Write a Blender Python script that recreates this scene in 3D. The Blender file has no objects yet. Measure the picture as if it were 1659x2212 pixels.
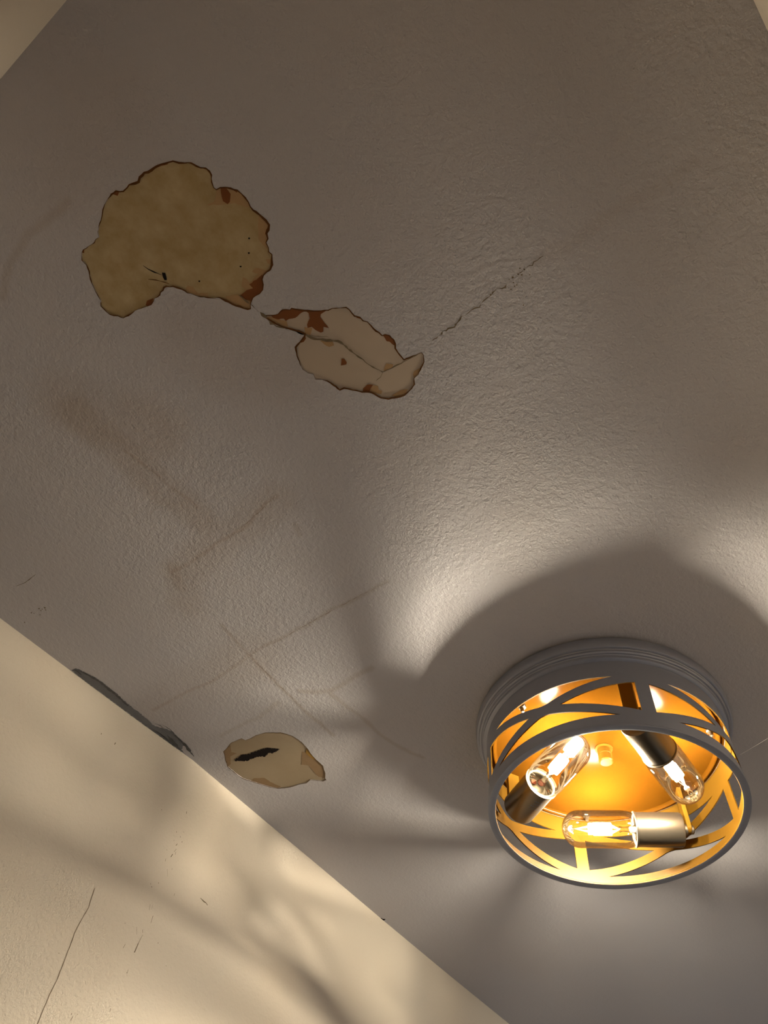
import bpy, bmesh, math, random
import numpy as np
from mathutils import Vector, Matrix
from mathutils.geometry import delaunay_2d_cdt

random.seed(7)
S = bpy.context.scene
COL = S.collection
PI = math.pi

# ------------------------------------------------------------------ camera, world, exposure
CAM_Z = 1.64
CEIL = 2.45
H = CEIL - CAM_Z                       # 0.81 m from the phone up to the ceiling
FPX, CX, CY = 1650.0, 829.5, 1106.0    # focal length in pixels of the 1659x2212 frame
RC = np.array([[0.6134166, -0.78513821, 0.08531162],
               [0.6950301, 0.48538298, -0.53041166],
               [0.37503765, 0.38465746, 0.84343666]])   # world -> camera (right, down, forward)
cam_d = bpy.data.cameras.new('camera')
cam = bpy.data.objects.new('camera', cam_d)
COL.objects.link(cam)
m = Matrix(((RC[0][0], -RC[1][0], -RC[2][0]), (RC[0][1], -RC[1][1], -RC[2][1]), (RC[0][2], -RC[1][2], -RC[2][2])))
cam.matrix_world = Matrix.Translation((0, 0, CAM_Z)) @ m.to_4x4()
cam_d.sensor_fit = 'VERTICAL'
cam_d.sensor_height = 24.0
cam_d.sensor_width = 18.0
cam_d.lens = FPX / 2212.0 * 24.0
cam_d.clip_start = 0.01
S.camera = cam

W = bpy.data.worlds.new('world')
S.world = W
W.use_nodes = True
W.node_tree.nodes['Background'].inputs[0].default_value = (0.75, 0.82, 1.0, 1)
W.node_tree.nodes['Background'].inputs[1].default_value = 0.03

BULB_COLOR = (1.0, 0.90, 0.71)
BULB_STRENGTH = 2050.0
# added area lights for ambient fill, set in two invented openings below the view
FILL_OPENINGS = ((0.20, 1.00, 1.8), (1.75, 2.55, 4.0))
FILL_TOP = 2.02
for dx0, dx1, watts in FILL_OPENINGS:
    ld = bpy.data.lights.new('ambient_fill', 'AREA')
    ld.shape = 'RECTANGLE'
    ld.size = dx1 - dx0
    ld.size_y = FILL_TOP - 0.05
    ld.energy = watts
    ld.color = (0.66, 0.82, 1.0)
    lo = bpy.data.objects.new('ambient_fill', ld)
    COL.objects.link(lo)
    lo.location = ((dx0 + dx1) / 2, -0.30, FILL_TOP / 2)
    lo.rotation_euler = (math.radians(-90), 0, math.radians(180))
vs = S.view_settings
vs.view_transform = 'Standard'
vs.look = 'None'
vs.gamma = 1.0
vs.exposure = 0.0
vs.use_curve_mapping = False
S.cycles.max_bounces = 10
S.cycles.diffuse_bounces = 6
S.cycles.glossy_bounces = 4
S.cycles.transparent_max_bounces = 12
S.cycles.sample_clamp_indirect = 4.0
S.cycles.use_denoising = True


# ------------------------------------------------------------------ helpers
def srgb(r, g, b):
    f = lambda c: (c / 255 / 12.92) if c <= 10.3 else ((c / 255 + 0.055) / 1.055) ** 2.4
    return (f(r), f(g), f(b), 1.0)


def ray(px, py):
    return RC.T @ np.array([(px - CX) / FPX, (py - CY) / FPX, 1.0])


def on_ceiling(px, py, z=CEIL):
    d = ray(px, py)
    s = (z - CAM_Z) / d[2]
    return np.array([d[0] * s, d[1] * s])


def on_wall(px, py, y):
    d = ray(px, py)
    s = y / d[1]
    return Vector((d[0] * s, y, CAM_Z + d[2] * s))


def Q(x0, y0, scale, pts):
    """points measured in an enlarged view -> ceiling xy"""
    return [tuple(on_ceiling(x0 + x / scale, y0 + y / scale)) for x, y in pts]


def link(o, parent=None):
    COL.objects.link(o)
    if parent is not None:
        o.parent = parent
    return o


def mesh_obj(name, verts, faces, mats, parent=None, smooth=False, mat_idx=None):
    me = bpy.data.meshes.new(name)
    me.from_pydata([tuple(v) for v in verts], [], faces)
    if not isinstance(mats, (list, tuple)):
        mats = [mats]
    for mt in mats:
        me.materials.append(mt)
    if mat_idx is not None:
        me.polygons.foreach_set('material_index', mat_idx)
    if smooth:
        me.polygons.foreach_set('use_smooth', [True] * len(me.polygons))
    me.update()
    return link(bpy.data.objects.new(name, me), parent)


def bm_obj(name, bm, mats, parent=None, smooth=False):
    me = bpy.data.meshes.new(name)
    bm.normal_update()
    bm.to_mesh(me)
    bm.free()
    if not isinstance(mats, (list, tuple)):
        mats = [mats]
    for mt in mats:
        me.materials.append(mt)
    if smooth:
        me.polygons.foreach_set('use_smooth', [True] * len(me.polygons))
    return link(bpy.data.objects.new(name, me), parent)


def sharp(o, deg=35):
    me = o.data
    bm = bmesh.new()
    bm.from_mesh(me)
    for e in bm.edges:
        if len(e.link_faces) == 2 and e.calc_face_angle(0) > math.radians(deg):
            e.smooth = False
    bm.to_mesh(me)
    bm.free()
    return o


def tag(o, label, cat, group=None, kind=None):
    o['label'] = label
    o['category'] = cat
    if group:
        o['group'] = group
    if kind:
        o['kind'] = kind
    return o


def structure(o):
    o['kind'] = 'structure'
    return o


def inside(poly, P):
    """vectorised even-odd test, P = (n,2)"""
    poly = np.asarray(poly)
    x, y = P[:, 0], P[:, 1]
    r = np.zeros(len(P), bool)
    n = len(poly)
    for i in range(n):
        x1, y1 = poly[i]
        x2, y2 = poly[(i + 1) % n]
        if y1 == y2:
            continue
        c = ((y1 > y) != (y2 > y)) & (x < (x2 - x1) * (y - y1) / (y2 - y1) + x1)
        r ^= c
    return r


def fill(outer, holes=(), extra=()):
    """triangulate outer minus holes; returns verts 2d, faces"""
    vs_, es = [], []
    for loop in [outer] + list(holes):
        b = len(vs_)
        n = len(loop)
        vs_ += [Vector(p) for p in loop]
        es += [(b + i, b + (i + 1) % n) for i in range(n)]
    vs_ += [Vector(p) for p in extra]
    v, e, f, *_ = delaunay_2d_cdt(vs_, es, [], 0, 1e-7)
    V = np.array([tuple(q) for q in v])
    F = [tuple(t) for t in f]
    C = np.array([V[list(t)].mean(0) for t in F])
    keep = inside(outer, C)
    for h in holes:
        keep &= ~inside(h, C)
    F = [t for t, k in zip(F, keep) if k]
    return V, F


def roughen(loop, amp, step=0.0025, seed=1):
    """subdivide a closed outline and give it a torn, irregular edge"""
    rnd = random.Random(seed)
    out = []
    n = len(loop)
    for i in range(n):
        a = np.array(loop[i])
        b = np.array(loop[(i + 1) % n])
        L = np.linalg.norm(b - a)
        k = max(1, int(L / step))
        nrm = np.array([-(b - a)[1], (b - a)[0]]) / max(L, 1e-9)
        for j in range(k):
            p = a + (b - a) * j / k
            if j:
                p = p + nrm * rnd.uniform(-amp, amp)
            out.append(tuple(p))
    return out


def grow(loop, d):
    n = len(loop)
    P = np.array(loop)
    area = 0.5 * np.sum(P[:, 0] * np.roll(P[:, 1], -1) - np.roll(P[:, 0], -1) * P[:, 1])
    T = np.roll(P, -1, 0) - np.roll(P, 1, 0)
    T /= np.maximum(np.linalg.norm(T, axis=1, keepdims=True), 1e-9)
    N = np.stack([T[:, 1], -T[:, 0]], 1) * (1 if area > 0 else -1)
    return [tuple(q) for q in P + N * d]


def ribbon(pts, widths, z, closed=False):
    """flat strip facing down at height z, verts + faces"""
    P = np.array(pts)
    n = len(P)
    if closed:
        T = np.roll(P, -1, 0) - np.roll(P, 1, 0)
    else:
        T = np.gradient(P, axis=0)
    T /= np.maximum(np.linalg.norm(T, axis=1, keepdims=True), 1e-9)
    N = np.stack([T[:, 1], -T[:, 0]], 1)
    v = []
    for i in range(n):
        w = widths[i]
        a = P[i] + N[i] * w[0]
        b = P[i] - N[i] * w[1]
        v += [(a[0], a[1], z), (b[0], b[1], z)]
    f = []
    for i in range(n if closed else n - 1):
        j = (i + 1) % n
        f.append((2 * i, 2 * j, 2 * j + 1, 2 * i + 1))
    return v, f


def subdivide(pts, step, amp, seed):
    rnd = random.Random(seed)
    out = []
    for i in range(len(pts) - 1):
        a, b = np.array(pts[i]), np.array(pts[i + 1])
        L = np.linalg.norm(b - a)
        k = max(1, int(L / step))
        nr = np.array([-(b - a)[1], (b - a)[0]]) / max(L, 1e-9)
        for j in range(k):
            out.append(tuple(a + (b - a) * j / k + (nr * rnd.uniform(-amp, amp) if (i or j) else 0)))
    out.append(tuple(pts[-1]))
    return out


def lathe_bm(profile, seg=96, cap=False, bm=None, mtx=None, mat=0):
    """profile (r, z) revolved about z"""
    bm = bm or bmesh.new()
    rings = []
    for r, z in profile:
        if r < 1e-6:
            v = bm.verts.new((0, 0, z))
            rings.append([v])
        else:
            rings.append([bm.verts.new((r * math.cos(2 * PI * i / seg), r * math.sin(2 * PI * i / seg), z)) for i in range(seg)])
    new = [v for r in rings for v in r]
    for a, b in zip(rings, rings[1:]):
        for i in range(seg):
            j = (i + 1) % seg
            if len(a) == 1 and len(b) == 1:
                continue
            if len(a) == 1:
                f = bm.faces.new((a[0], b[i], b[j]))
            elif len(b) == 1:
                f = bm.faces.new((a[i], a[j], b[0]))
            else:
                f = bm.faces.new((a[i], a[j], b[j], b[i]))
            f.material_index = mat
    if mtx is not None:
        bmesh.ops.transform(bm, matrix=mtx, verts=new)
    return bm


def box_bm(size, loc, bevel=0.0, mtx=None, bm=None):
    bm = bm or bmesh.new()
    r = bmesh.ops.create_cube(bm, size=1.0)
    vs_ = r['verts']
    bmesh.ops.scale(bm, vec=size, verts=vs_)
    bmesh.ops.translate(bm, vec=loc, verts=vs_)
    if bevel:
        es = list({e for v in vs_ for e in v.link_edges})
        bmesh.ops.bevel(bm, geom=es, offset=bevel, segments=2, affect='EDGES', profile=0.5)
    if mtx is not None:
        bmesh.ops.transform(bm, matrix=mtx, verts=list(bm.verts))
    return bm


# ------------------------------------------------------------------ materials
def new_mat(name):
    mt = bpy.data.materials.new(name)
    mt.use_nodes = True
    nt = mt.node_tree
    return mt, nt, nt.nodes['Principled BSDF']


def N(nt, t, **kw):
    n = nt.nodes.new(t)
    for k, v in kw.items():
        setattr(n, k, v)
    return n


def math_node(nt, op, a, b=None, c=None, clamp=False):
    n = nt.nodes.new('ShaderNodeMath')
    n.operation = op
    n.use_clamp = clamp
    for i, x in enumerate((a, b, c)):
        if x is None:
            continue
        if isinstance(x, (int, float)):
            n.inputs[i].default_value = x
        else:
            nt.links.new(x, n.inputs[i])
    return n.outputs[0]


def vmath(nt, op, a, b=None):
    n = nt.nodes.new('ShaderNodeVectorMath')
    n.operation = op
    for i, x in enumerate((a, b)):
        if x is None:
            continue
        if isinstance(x, (tuple, list, Vector)):
            n.inputs[i].default_value = x
        else:
            nt.links.new(x, n.inputs[i])
    return n


def noise(nt, vec, scale, detail=3, rough=0.5):
    n = N(nt, 'ShaderNodeTexNoise')
    nt.links.new(vec, n.inputs['Vector'])
    n.inputs['Scale'].default_value = scale
    n.inputs['Detail'].default_value = detail
    n.inputs['Roughness'].default_value = rough
    return n


def mix_color(nt, fac, a, b):
    n = N(nt, 'ShaderNodeMix', data_type='RGBA')
    for key, x in ((0, fac), (6, a), (7, b)):
        if isinstance(x, (int, float)):
            n.inputs[key].default_value = x
        elif isinstance(x, tuple):
            n.inputs[key].default_value = x
        else:
            nt.links.new(x, n.inputs[key])
    return n.outputs[2]


def seg_mask(nt, P, a, b, r, soft):
    """1 near the segment a-b (ceiling xy), 0 away from it"""
    a = Vector((a[0], a[1], 0))
    b = Vector((b[0], b[1], 0))
    ba = b - a
    pa = vmath(nt, 'SUBTRACT', P, a).outputs[0]
    dot = vmath(nt, 'DOT_PRODUCT', pa, ba).outputs['Value']
    h = math_node(nt, 'DIVIDE', dot, ba.dot(ba), clamp=True)
    sc = nt.nodes.new('ShaderNodeVectorMath')
    sc.operation = 'SCALE'
    sc.inputs[0].default_value = ba
    nt.links.new(h, sc.inputs['Scale'])
    d = vmath(nt, 'SUBTRACT', pa, sc.outputs[0]).outputs[0]
    L = vmath(nt, 'LENGTH', d).outputs['Value']
    mr = nt.nodes.new('ShaderNodeMapRange')
    mr.interpolation_type = 'SMOOTHSTEP'
    nt.links.new(L, mr.inputs[0])
    mr.inputs[1].default_value = r
    mr.inputs[2].default_value = r + soft
    mr.inputs[3].default_value = 1.0
    mr.inputs[4].default_value = 0.0
    return mr.outputs[0]


def plaster(name, base, rough=0.7, bump=0.5, spec=0.18, stains=(), stain_col=(0.5, 0.4, 0.28, 1), mottle=0.08, nap=None):
    mt, nt, bs = new_mat(name)
    tc = N(nt, 'ShaderNodeTexCoord')
    P = tc.outputs['Object']
    big = noise(nt, P, 2.2, 4)
    dark = tuple(c * (1 - mottle) for c in base[:3]) + (1,)
    col = mix_color(nt, big.outputs[0], dark, base)
    warm = noise(nt, P, 5.5, 2)
    mr = N(nt, 'ShaderNodeMapRange')
    nt.links.new(warm.outputs[0], mr.inputs[0])
    mr.inputs[1].default_value = 0.45
    mr.inputs[2].default_value = 0.75
    mr.inputs[4].default_value = 0.35
    col = mix_color(nt, mr.outputs[0], col, (base[0] * 1.0, base[1] * 0.95, base[2] * 0.88, 1))
    # stains: soft water marks and tide lines with their own outlines
    if stains:
        dn = noise(nt, P, 14, 4)
        dv = vmath(nt, 'SUBTRACT', dn.outputs['Color'], (0.5, 0.5, 0.5)).outputs[0]
        sc = nt.nodes.new('ShaderNodeVectorMath')
        sc.operation = 'SCALE'
        nt.links.new(dv, sc.inputs[0])
        sc.inputs['Scale'].default_value = 0.022
        Pd = vmath(nt, 'ADD', P, sc.outputs[0]).outputs[0]
        fl = vmath(nt, 'MULTIPLY', Pd, (1, 1, 0)).outputs[0]
        patchy = noise(nt, P, 30, 3)
        for pts, r, soft, amt in stains:
            tot = None
            for a, b in zip(pts, pts[1:]):
                mk = seg_mask(nt, fl, a, b, r, soft)
                tot = mk if tot is None else math_node(nt, 'MAXIMUM', tot, mk)
            pm = math_node(nt, 'MULTIPLY_ADD', patchy.outputs[0], 1.2, 0.35, clamp=True)
            fac = math_node(nt, 'MULTIPLY', math_node(nt, 'MULTIPLY', tot, amt), pm)
            col = mix_color(nt, fac, col, stain_col)
    nt.links.new(col, bs.inputs['Base Color'])
    bs.inputs['Roughness'].default_value = rough
    bs.inputs['Specular IOR Level'].default_value = spec
    # rolled paint texture
    st = vmath(nt, 'MULTIPLY', P, (1.0, 1.0, 1.0)).outputs[0]
    n1 = noise(nt, st, 190, 3, 0.6)
    n2 = noise(nt, st, 300, 2, 0.5)
    n3 = noise(nt, P, 9, 3, 0.6)
    h1 = math_node(nt, 'MULTIPLY', n1.outputs[0], 1.0)
    h = math_node(nt, 'ADD', h1, math_node(nt, 'MULTIPLY', n2.outputs[0], 0.25))
    # the roller nap is heavier in some zones than others
    zone = N(nt, 'ShaderNodeMapRange')
    if nap is None:
        nt.links.new(noise(nt, P, 1.7, 2).outputs[0], zone.inputs[0])
        zone.inputs[1].default_value = 0.35
        zone.inputs[2].default_value = 0.6
        zone.inputs[3].default_value = 0.35
        zone.inputs[4].default_value = 0.8
    else:
        nd = vmath(nt, 'LENGTH', vmath(nt, 'SUBTRACT', P, nap).outputs[0]).outputs['Value']
        zone.interpolation_type = 'SMOOTHSTEP'
        nt.links.new(math_node(nt, 'ADD', nd, math_node(nt, 'MULTIPLY', noise(nt, P, 4, 2).outputs[0], 0.25)), zone.inputs[0])
        zone.inputs[1].default_value = 0.40
        zone.inputs[2].default_value = 0.95
        zone.inputs[3].default_value = 1.0
        zone.inputs[4].default_value = 0.30
    h = math_node(nt, 'MULTIPLY', h, zone.outputs[0])
    h = math_node(nt, 'ADD', h, math_node(nt, 'MULTIPLY', n3.outputs[0], 0.9))
    bp = N(nt, 'ShaderNodeBump')
    bp.inputs['Strength'].default_value = 1.0
    bp.inputs['Distance'].default_value = 0.0026 * bump
    nt.links.new(h, bp.inputs['Height'])
    nt.links.new(bp.outputs[0], bs.inputs['Normal'])
    return mt


def simple(name, base, rough=0.6, metal=0.0, spec=0.5, noise_amt=0.0, nscale=40, second=None, bump=0.0):
    mt, nt, bs = new_mat(name)
    bs.inputs['Roughness'].default_value = rough
    bs.inputs['Metallic'].default_value = metal
    bs.inputs['Specular IOR Level'].default_value = spec
    tc = N(nt, 'ShaderNodeTexCoord')
    n = noise(nt, tc.outputs['Object'], nscale, 6, 0.62)
    sec = second or tuple(c * (1 - noise_amt) for c in base[:3]) + (1,)
    mr = N(nt, 'ShaderNodeMapRange')
    nt.links.new(n.outputs[0], mr.inputs[0])
    mr.inputs[1].default_value = 0.03
    mr.inputs[2].default_value = 0.7
    nt.links.new(mix_color(nt, mr.outputs[0], base, sec), bs.inputs['Base Color'])
    if bump:
        bp = N(nt, 'ShaderNodeBump')
        bp.inputs['Distance'].default_value = bump
        nt.links.new(n.outputs[0], bp.inputs['Height'])
        nt.links.new(bp.outputs[0], bs.inputs['Normal'])
    return mt


def C(pts):
    return [tuple(on_ceiling(*p)) for p in pts]


STAINS = [
    # pts, radius, softness, amount  (traced on the ceiling)
    (C([(165, 890), (300, 1010), (430, 1120)]), 0.012, 0.022, 0.30),
    (C([(150, 870), (240, 900), (330, 930)]), 0.020, 0.04, 0.25),
    (C([(275, 975), (330, 1020), (420, 1095)]), 0.0002, 0.004, 0.35),
    (C([(595, 1070), (520, 1145), (420, 1215), (370, 1235)]), 0.0002, 0.005, 0.35),
    (C([(600, 1080), (480, 1170), (390, 1240), (400, 1300)]), 0.010, 0.03, 0.22),
    (C([(370, 1225), (385, 1265)]), 0.003, 0.012, 0.30),
    (C([(840, 1255), (700, 1325), (600, 1385), (548, 1410), (460, 1470), (330, 1535)]), 0.0004, 0.005, 0.32),
    (C([(480, 1350), (530, 1408), (600, 1480), (660, 1535), (720, 1590)]), 0.0005, 0.005, 0.38),
    (C([(545, 1420), (480, 1460), (380, 1500), (330, 1540)]), 0.02, 0.05, 0.18),
    (C([(800, 1440), (715, 1490), (650, 1492)]), 0.0006, 0.007, 0.35),
    (C([(715, 1498), (790, 1560), (850, 1605), (915, 1635)]), 0.0005, 0.006, 0.35),
    (C([(600, 1520), (560, 1550), (480, 1590)]), 0.0004, 0.006, 0.25),
    (C([(150, 440), (60, 510), (25, 570), (10, 640)]), 0.0006, 0.008, 0.28),
    (C([(420, 720), (520, 790), (600, 800)]), 0.02, 0.05, 0.20),
    (C([(640, 1135), (650, 1160)]), 0.001, 0.006, 0.3),
    (C([(80, 180), (140, 320), (220, 260)]), 0.03, 0.07, 0.15),
    (C([(1165, 560), (1330, 458), (1500, 350)]), 0.0010, 0.010, 0.14),
]
M_ceiling = plaster('ceiling_paint', (0.460, 0.442, 0.462, 1), bump=0.62, stains=STAINS, stain_col=(0.31, 0.24, 0.18, 1), nap=(*on_ceiling(1050, 950), CEIL))
M_wall = plaster('wall_paint', (0.63, 0.555, 0.465, 1), rough=0.6, bump=0.6, mottle=0.04, nap=tuple(on_wall(20, 2180, 0.934)))
M_paper = simple('exposed_board_paper', (0.50, 0.41, 0.265, 1), 0.85, second=(0.33, 0.235, 0.11, 1), nscale=48, bump=0.0008, spec=0.2)
M_paper_light = simple('exposed_smooth_paper', (0.445, 0.37, 0.305, 1), 0.8, second=(0.405, 0.33, 0.26, 1), nscale=16, bump=0.0004, spec=0.2)
M_paper_low = simple('exposed_tan_paper', (0.345, 0.28, 0.20, 1), 0.8, second=(0.285, 0.22, 0.145, 1), nscale=14, bump=0.0003, spec=0.2)
M_tan = simple('torn_tan_layer', (0.42, 0.27, 0.14, 1), 0.85, second=(0.34, 0.215, 0.11, 1), nscale=60, spec=0.2)
M_brown = simple('old_brown_paint', (0.20, 0.065, 0.012, 1), 0.7, second=(0.15, 0.045, 0.008, 1), nscale=50, spec=0.3)
M_rim = simple('stained_torn_rim', (0.15, 0.062, 0.016, 1), 0.85, second=(0.08, 0.032, 0.010, 1), nscale=120, spec=0.1)
M_crack = simple('crack_dark', (0.11, 0.075, 0.045, 1), 0.9, second=(0.19, 0.15, 0.10, 1), nscale=150, spec=0.05)
M_hole = simple('hole_dark', (0.006, 0.006, 0.010, 1), 0.95, second=(0.02, 0.015, 0.012, 1), nscale=300, spec=0.05)
M_smear = simple('grey_smear', (0.105, 0.108, 0.118, 1), 0.8, second=(0.17, 0.17, 0.18, 1), nscale=40, spec=0.2)
M_smear_dark = simple('dark_grey_smear', (0.065, 0.063, 0.063, 1), 0.8, second=(0.10, 0.10, 0.10, 1), nscale=60, spec=0.2)
M_floor = simple('floor_boards', (0.11, 0.09, 0.07, 1), 0.45, second=(0.08, 0.065, 0.05, 1), nscale=6)

# ------------------------------------------------------------------ outlines of the three bare patches
P1 = [(790,97),(835,110),(880,112),(930,112),(970,135),(1000,148),(1040,150),(1070,175),(1085,205),(1087,260),(1100,300),(1120,315),(1150,300),(1190,298),(1230,305),(1280,320),(1310,345),(1340,375),(1365,410),(1380,445),(1400,470),(1450,505),(1500,550),(1525,585),(1520,625),(1505,650),(1515,690),(1500,720),(1520,760),(1520,790),(1545,810),(1545,850),(1548,890),(1530,930),(1505,945),(1480,970),(1470,1000),(1478,1040),(1475,1080),(1450,1110),(1400,1140),(1385,1175),(1382,1225),(1360,1230),(1300,1210),(1240,1190),(1190,1165),(1145,1140),(1080,1143),(1000,1135),(950,1120),(900,1105),(860,1078),(820,1065),(790,1055),(740,1055),(722,1065),(715,1085),(695,1100),(690,1120),(650,1145),(640,1170),(625,1195),(590,1208),(545,1225),(500,1240),(470,1265),(430,1285),(410,1297),(370,1280),(310,1270),(270,1235),(240,1205),(240,1165),(215,1120),(185,1060),(160,1000),(150,940),(130,890),(95,855),(92,815),(105,775),(150,745),(190,720),(200,695),(225,680),(215,640),(232,570),(250,500),(265,440),(290,390),(320,350),(355,325),(410,328),(440,300),(455,278),(500,265),(525,255),(535,220),(570,185),(600,180),(650,145),(700,120),(750,108)]
K1 = (150, 320, 3.53)
P2 = [(105,178),(180,165),(220,125),(290,128),(305,112),(430,133),(550,138),(650,130),(690,112),(760,110),(820,103),(850,125),(900,185),(950,195),(980,230),(1020,240),(1055,275),(1080,305),(1130,340),(1160,370),(1185,360),(1230,370),(1270,410),(1285,450),(1285,490),(1310,530),(1365,597),(1420,575),(1480,550),(1530,530),(1550,555),(1555,620),(1530,670),(1500,740),(1460,775),(1465,830),(1420,890),(1370,935),(1300,955),(1220,970),(1150,960),(1090,925),(1040,905),(970,905),(880,885),(800,868),(760,885),(700,840),(640,800),(590,785),(530,785),(510,735),(460,725),(410,690),(385,640),(355,560),(345,510),(340,480),(360,455),(385,430),(425,378),(430,355),(350,325),(215,290),(120,240),(40,188),(60,180)]
K2 = (560, 640, 4.366)
P3 = [(140,390),(180,350),(240,275),(320,240),(380,215),(430,240),(500,215),(570,175),(700,138),(860,140),(900,138),(980,160),(1060,185),(1130,230),(1180,265),(1250,345),(1300,420),(1360,490),(1460,580),(1490,680),(1485,745),(1505,765),(1460,785),(1380,775),(1290,765),(1240,810),(1150,825),(1060,855),(950,875),(860,880),(750,860),(620,820),(500,780),(400,750),(300,680),(200,595),(165,500),(155,430)]
K3 = (460, 1560, 6.144)
O1 = roughen(Q(*K1, P1), 0.0005, 0.003, 1)
O2 = roughen(Q(*K2, P2), 0.0004, 0.003, 2)
O3 = roughen(Q(*K3, P3), 0.0002, 0.003, 3)

# ------------------------------------------------------------------ room shell
XE, XF = -0.2405, 3.6          # end wall, far wall of the hallway
WALL_A = [(0, 1335), (150, 1447), (280, 1544), (415, 1641), (560, 1763), (700, 1880), (830, 1990), (960, 2098), (1100, 2212)]
wa = [tuple(on_ceiling(*p)) for p in WALL_A]
wa = [(XE, wa[0][1])] + [p for p in wa if p[0] > XE + 0.01] + [(XF, 0.934)]
YC0, YC1 = -0.2093, -0.2093

outer = [(XE, YC0), (XF, YC1)] + list(reversed(wa))
V, F = fill(outer, [O1, O2, O3])
nv = len(V)
verts = [(x, y, CEIL) for x, y in V]
faces = [tuple(f) if True else f for f in F]


def orient_down(verts, faces):
    out = []
    for f in faces:
        a, b, c = (np.array(verts[i]) for i in f[:3])
        n = np.cross(b - a, c - a)
        out.append(tuple(reversed(f)) if n[2] > 0 else f)
    return out


faces = orient_down(verts, faces)
DEP = 0.0012                                   # thickness of the paint skin
for loop in (O1, O2, O3):                      # broken edge of the paint round each bare patch
    b = len(verts)
    n = len(loop)
    verts += [(x, y, CEIL) for x, y in loop] + [(x, y, CEIL + DEP) for x, y in loop]
    faces += [(b + i, b + (i + 1) % n, b + n + (i + 1) % n, b + n + i) for i in range(n)]
b = len(verts)                                 # slab above the paint
zt = CEIL + 0.05
o4 = [(XE, YC0 - 0.0), (XF, YC0 - 0.0), (XF, 0.98), (XE, 0.98)]
verts += [(x, y, CEIL + DEP + 0.0004) for x, y in o4] + [(x, y, zt) for x, y in o4]
faces += [(b + 3, b + 2, b + 1, b), (b + 4, b + 5, b + 6, b + 7)] + [(b + i, b + (i + 1) % 4, b + 4 + (i + 1) % 4, b + 4 + i) for i in range(4)]
structure(mesh_obj('ceiling', verts, faces, M_ceiling))


def wall_prism(name, line, thick_dir, mat=M_wall, z0=0.0, z1=CEIL + 0.05):
    """line = room-side xy polyline, thick_dir = outward offset"""
    n = len(line)
    off = [(x + thick_dir[0], y + thick_dir[1]) for x, y in line]
    v = [(x, y, z0) for x, y in line] + [(x, y, z1) for x, y in line] + [(x, y, z0) for x, y in off] + [(x, y, z1) for x, y in off]
    f = []
    for i in range(n - 1):
        f += [(i, i + 1, n + i + 1, n + i), (2 * n + i + 1, 2 * n + i, 3 * n + i, 3 * n + i + 1),
              (n + i, n + i + 1, 3 * n + i + 1, 3 * n + i), (i + 1, i, 2 * n + i, 2 * n + i + 1)]
    f += [(0, n, 3 * n, 2 * n), (n - 1, 3 * n - 1, 4 * n - 1, 2 * n - 1)]
    bm = bmesh.new()
    vv = [bm.verts.new(p) for p in v]
    for q in f:
        bm.faces.new([vv[i] for i in q])
    bmesh.ops.recalc_face_normals(bm, faces=bm.faces)
    return structure(bm_obj(name, bm, mat))


wall_left = wall_prism('wall_left', wa, (0, 0.1))
bm = bmesh.new()
xs = [XE] + [q for a_, b_, _ in FILL_OPENINGS for q in (a_, b_)] + [XF]  # unseen openings added so the fill lights reach the hallway
for k, (a_, b_) in enumerate(zip(xs, xs[1:])):
    z0_ = FILL_TOP if k % 2 else 0.0
    box_bm((b_ - a_, 0.1, CEIL + 0.05 - z0_), ((a_ + b_) / 2, YC0 - 0.05, (CEIL + 0.05 + z0_) / 2), bm=bm)
structure(bm_obj('wall_right', bm, M_wall))
wall_end = wall_prism('wall_end', [(XE, YC0 - 0.1), (XE, 1.05)], (-0.1, 0))
wall_far = wall_prism('wall_far', [(XF, YC0 - 0.1), (XF, 1.05)], (0.1, 0))
bm = box_bm((XF - XE + 0.2, 1.4, 0.06), ((XF + XE) / 2, 0.37, -0.03))
structure(bm_obj('floor', bm, M_floor))


# ------------------------------------------------------------------ bare patches, cracks and marks on the ceiling
def flat(name, loop, z, mat, parent, rough_amp=0.0003, seed=5, step=0.003):
    lp = roughen(loop, rough_amp, step, seed) if rough_amp else loop
    v2, f2 = fill(lp)
    v = [(x, y, z) for x, y in v2]
    # a thin sheet, with an edge
    f2 = orient_down(v, f2)
    n = len(v)
    v += [(x, y, z + 0.00012) for x, y in v2]
    f = list(f2) + [tuple(n + i for i in reversed(t)) for t in f2]
    return mesh_obj(name, v, f, mat, parent)


def rim(loop, z, parent, wmin, wmax, seed, mat=M_rim):
    rnd = random.Random(seed)
    n = len(loop)
    w = []
    cur = (wmin + wmax) / 2
    for i in range(n):
        cur += rnd.uniform(-1, 1) * (wmax - wmin) * 0.35
        cur = min(max(cur, wmin), wmax)
        w.append((cur * 0.35, cur * 0.65))
    w[-1] = w[0]
    v, f = ribbon(loop, w, z, True)
    f = orient_down(v, f)
    return mesh_obj('torn_edge', v, f, mat, parent)


def patch(name, K, outline, paper, tans, browns, label, wmin, wmax, seed, rim_mat=M_rim):
    root = flat(name, grow(outline, 0.002), CEIL + DEP - 0.0001, paper, None, 0)
    tag(root, label, 'damage')
    for i, t in enumerate(tans):
        flat('torn_paper_layer', Q(*K, t), CEIL + DEP - 0.0004, M_tan, root, 0.0005, seed + i)
    for i, t in enumerate(browns):
        flat('brown_undercoat', Q(*K, t), CEIL + DEP - 0.0007, M_brown, root, 0.0004, seed + 20 + i)
    rim(outline, CEIL - 0.0002, root, wmin, wmax, seed, rim_mat)
    return root


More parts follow.
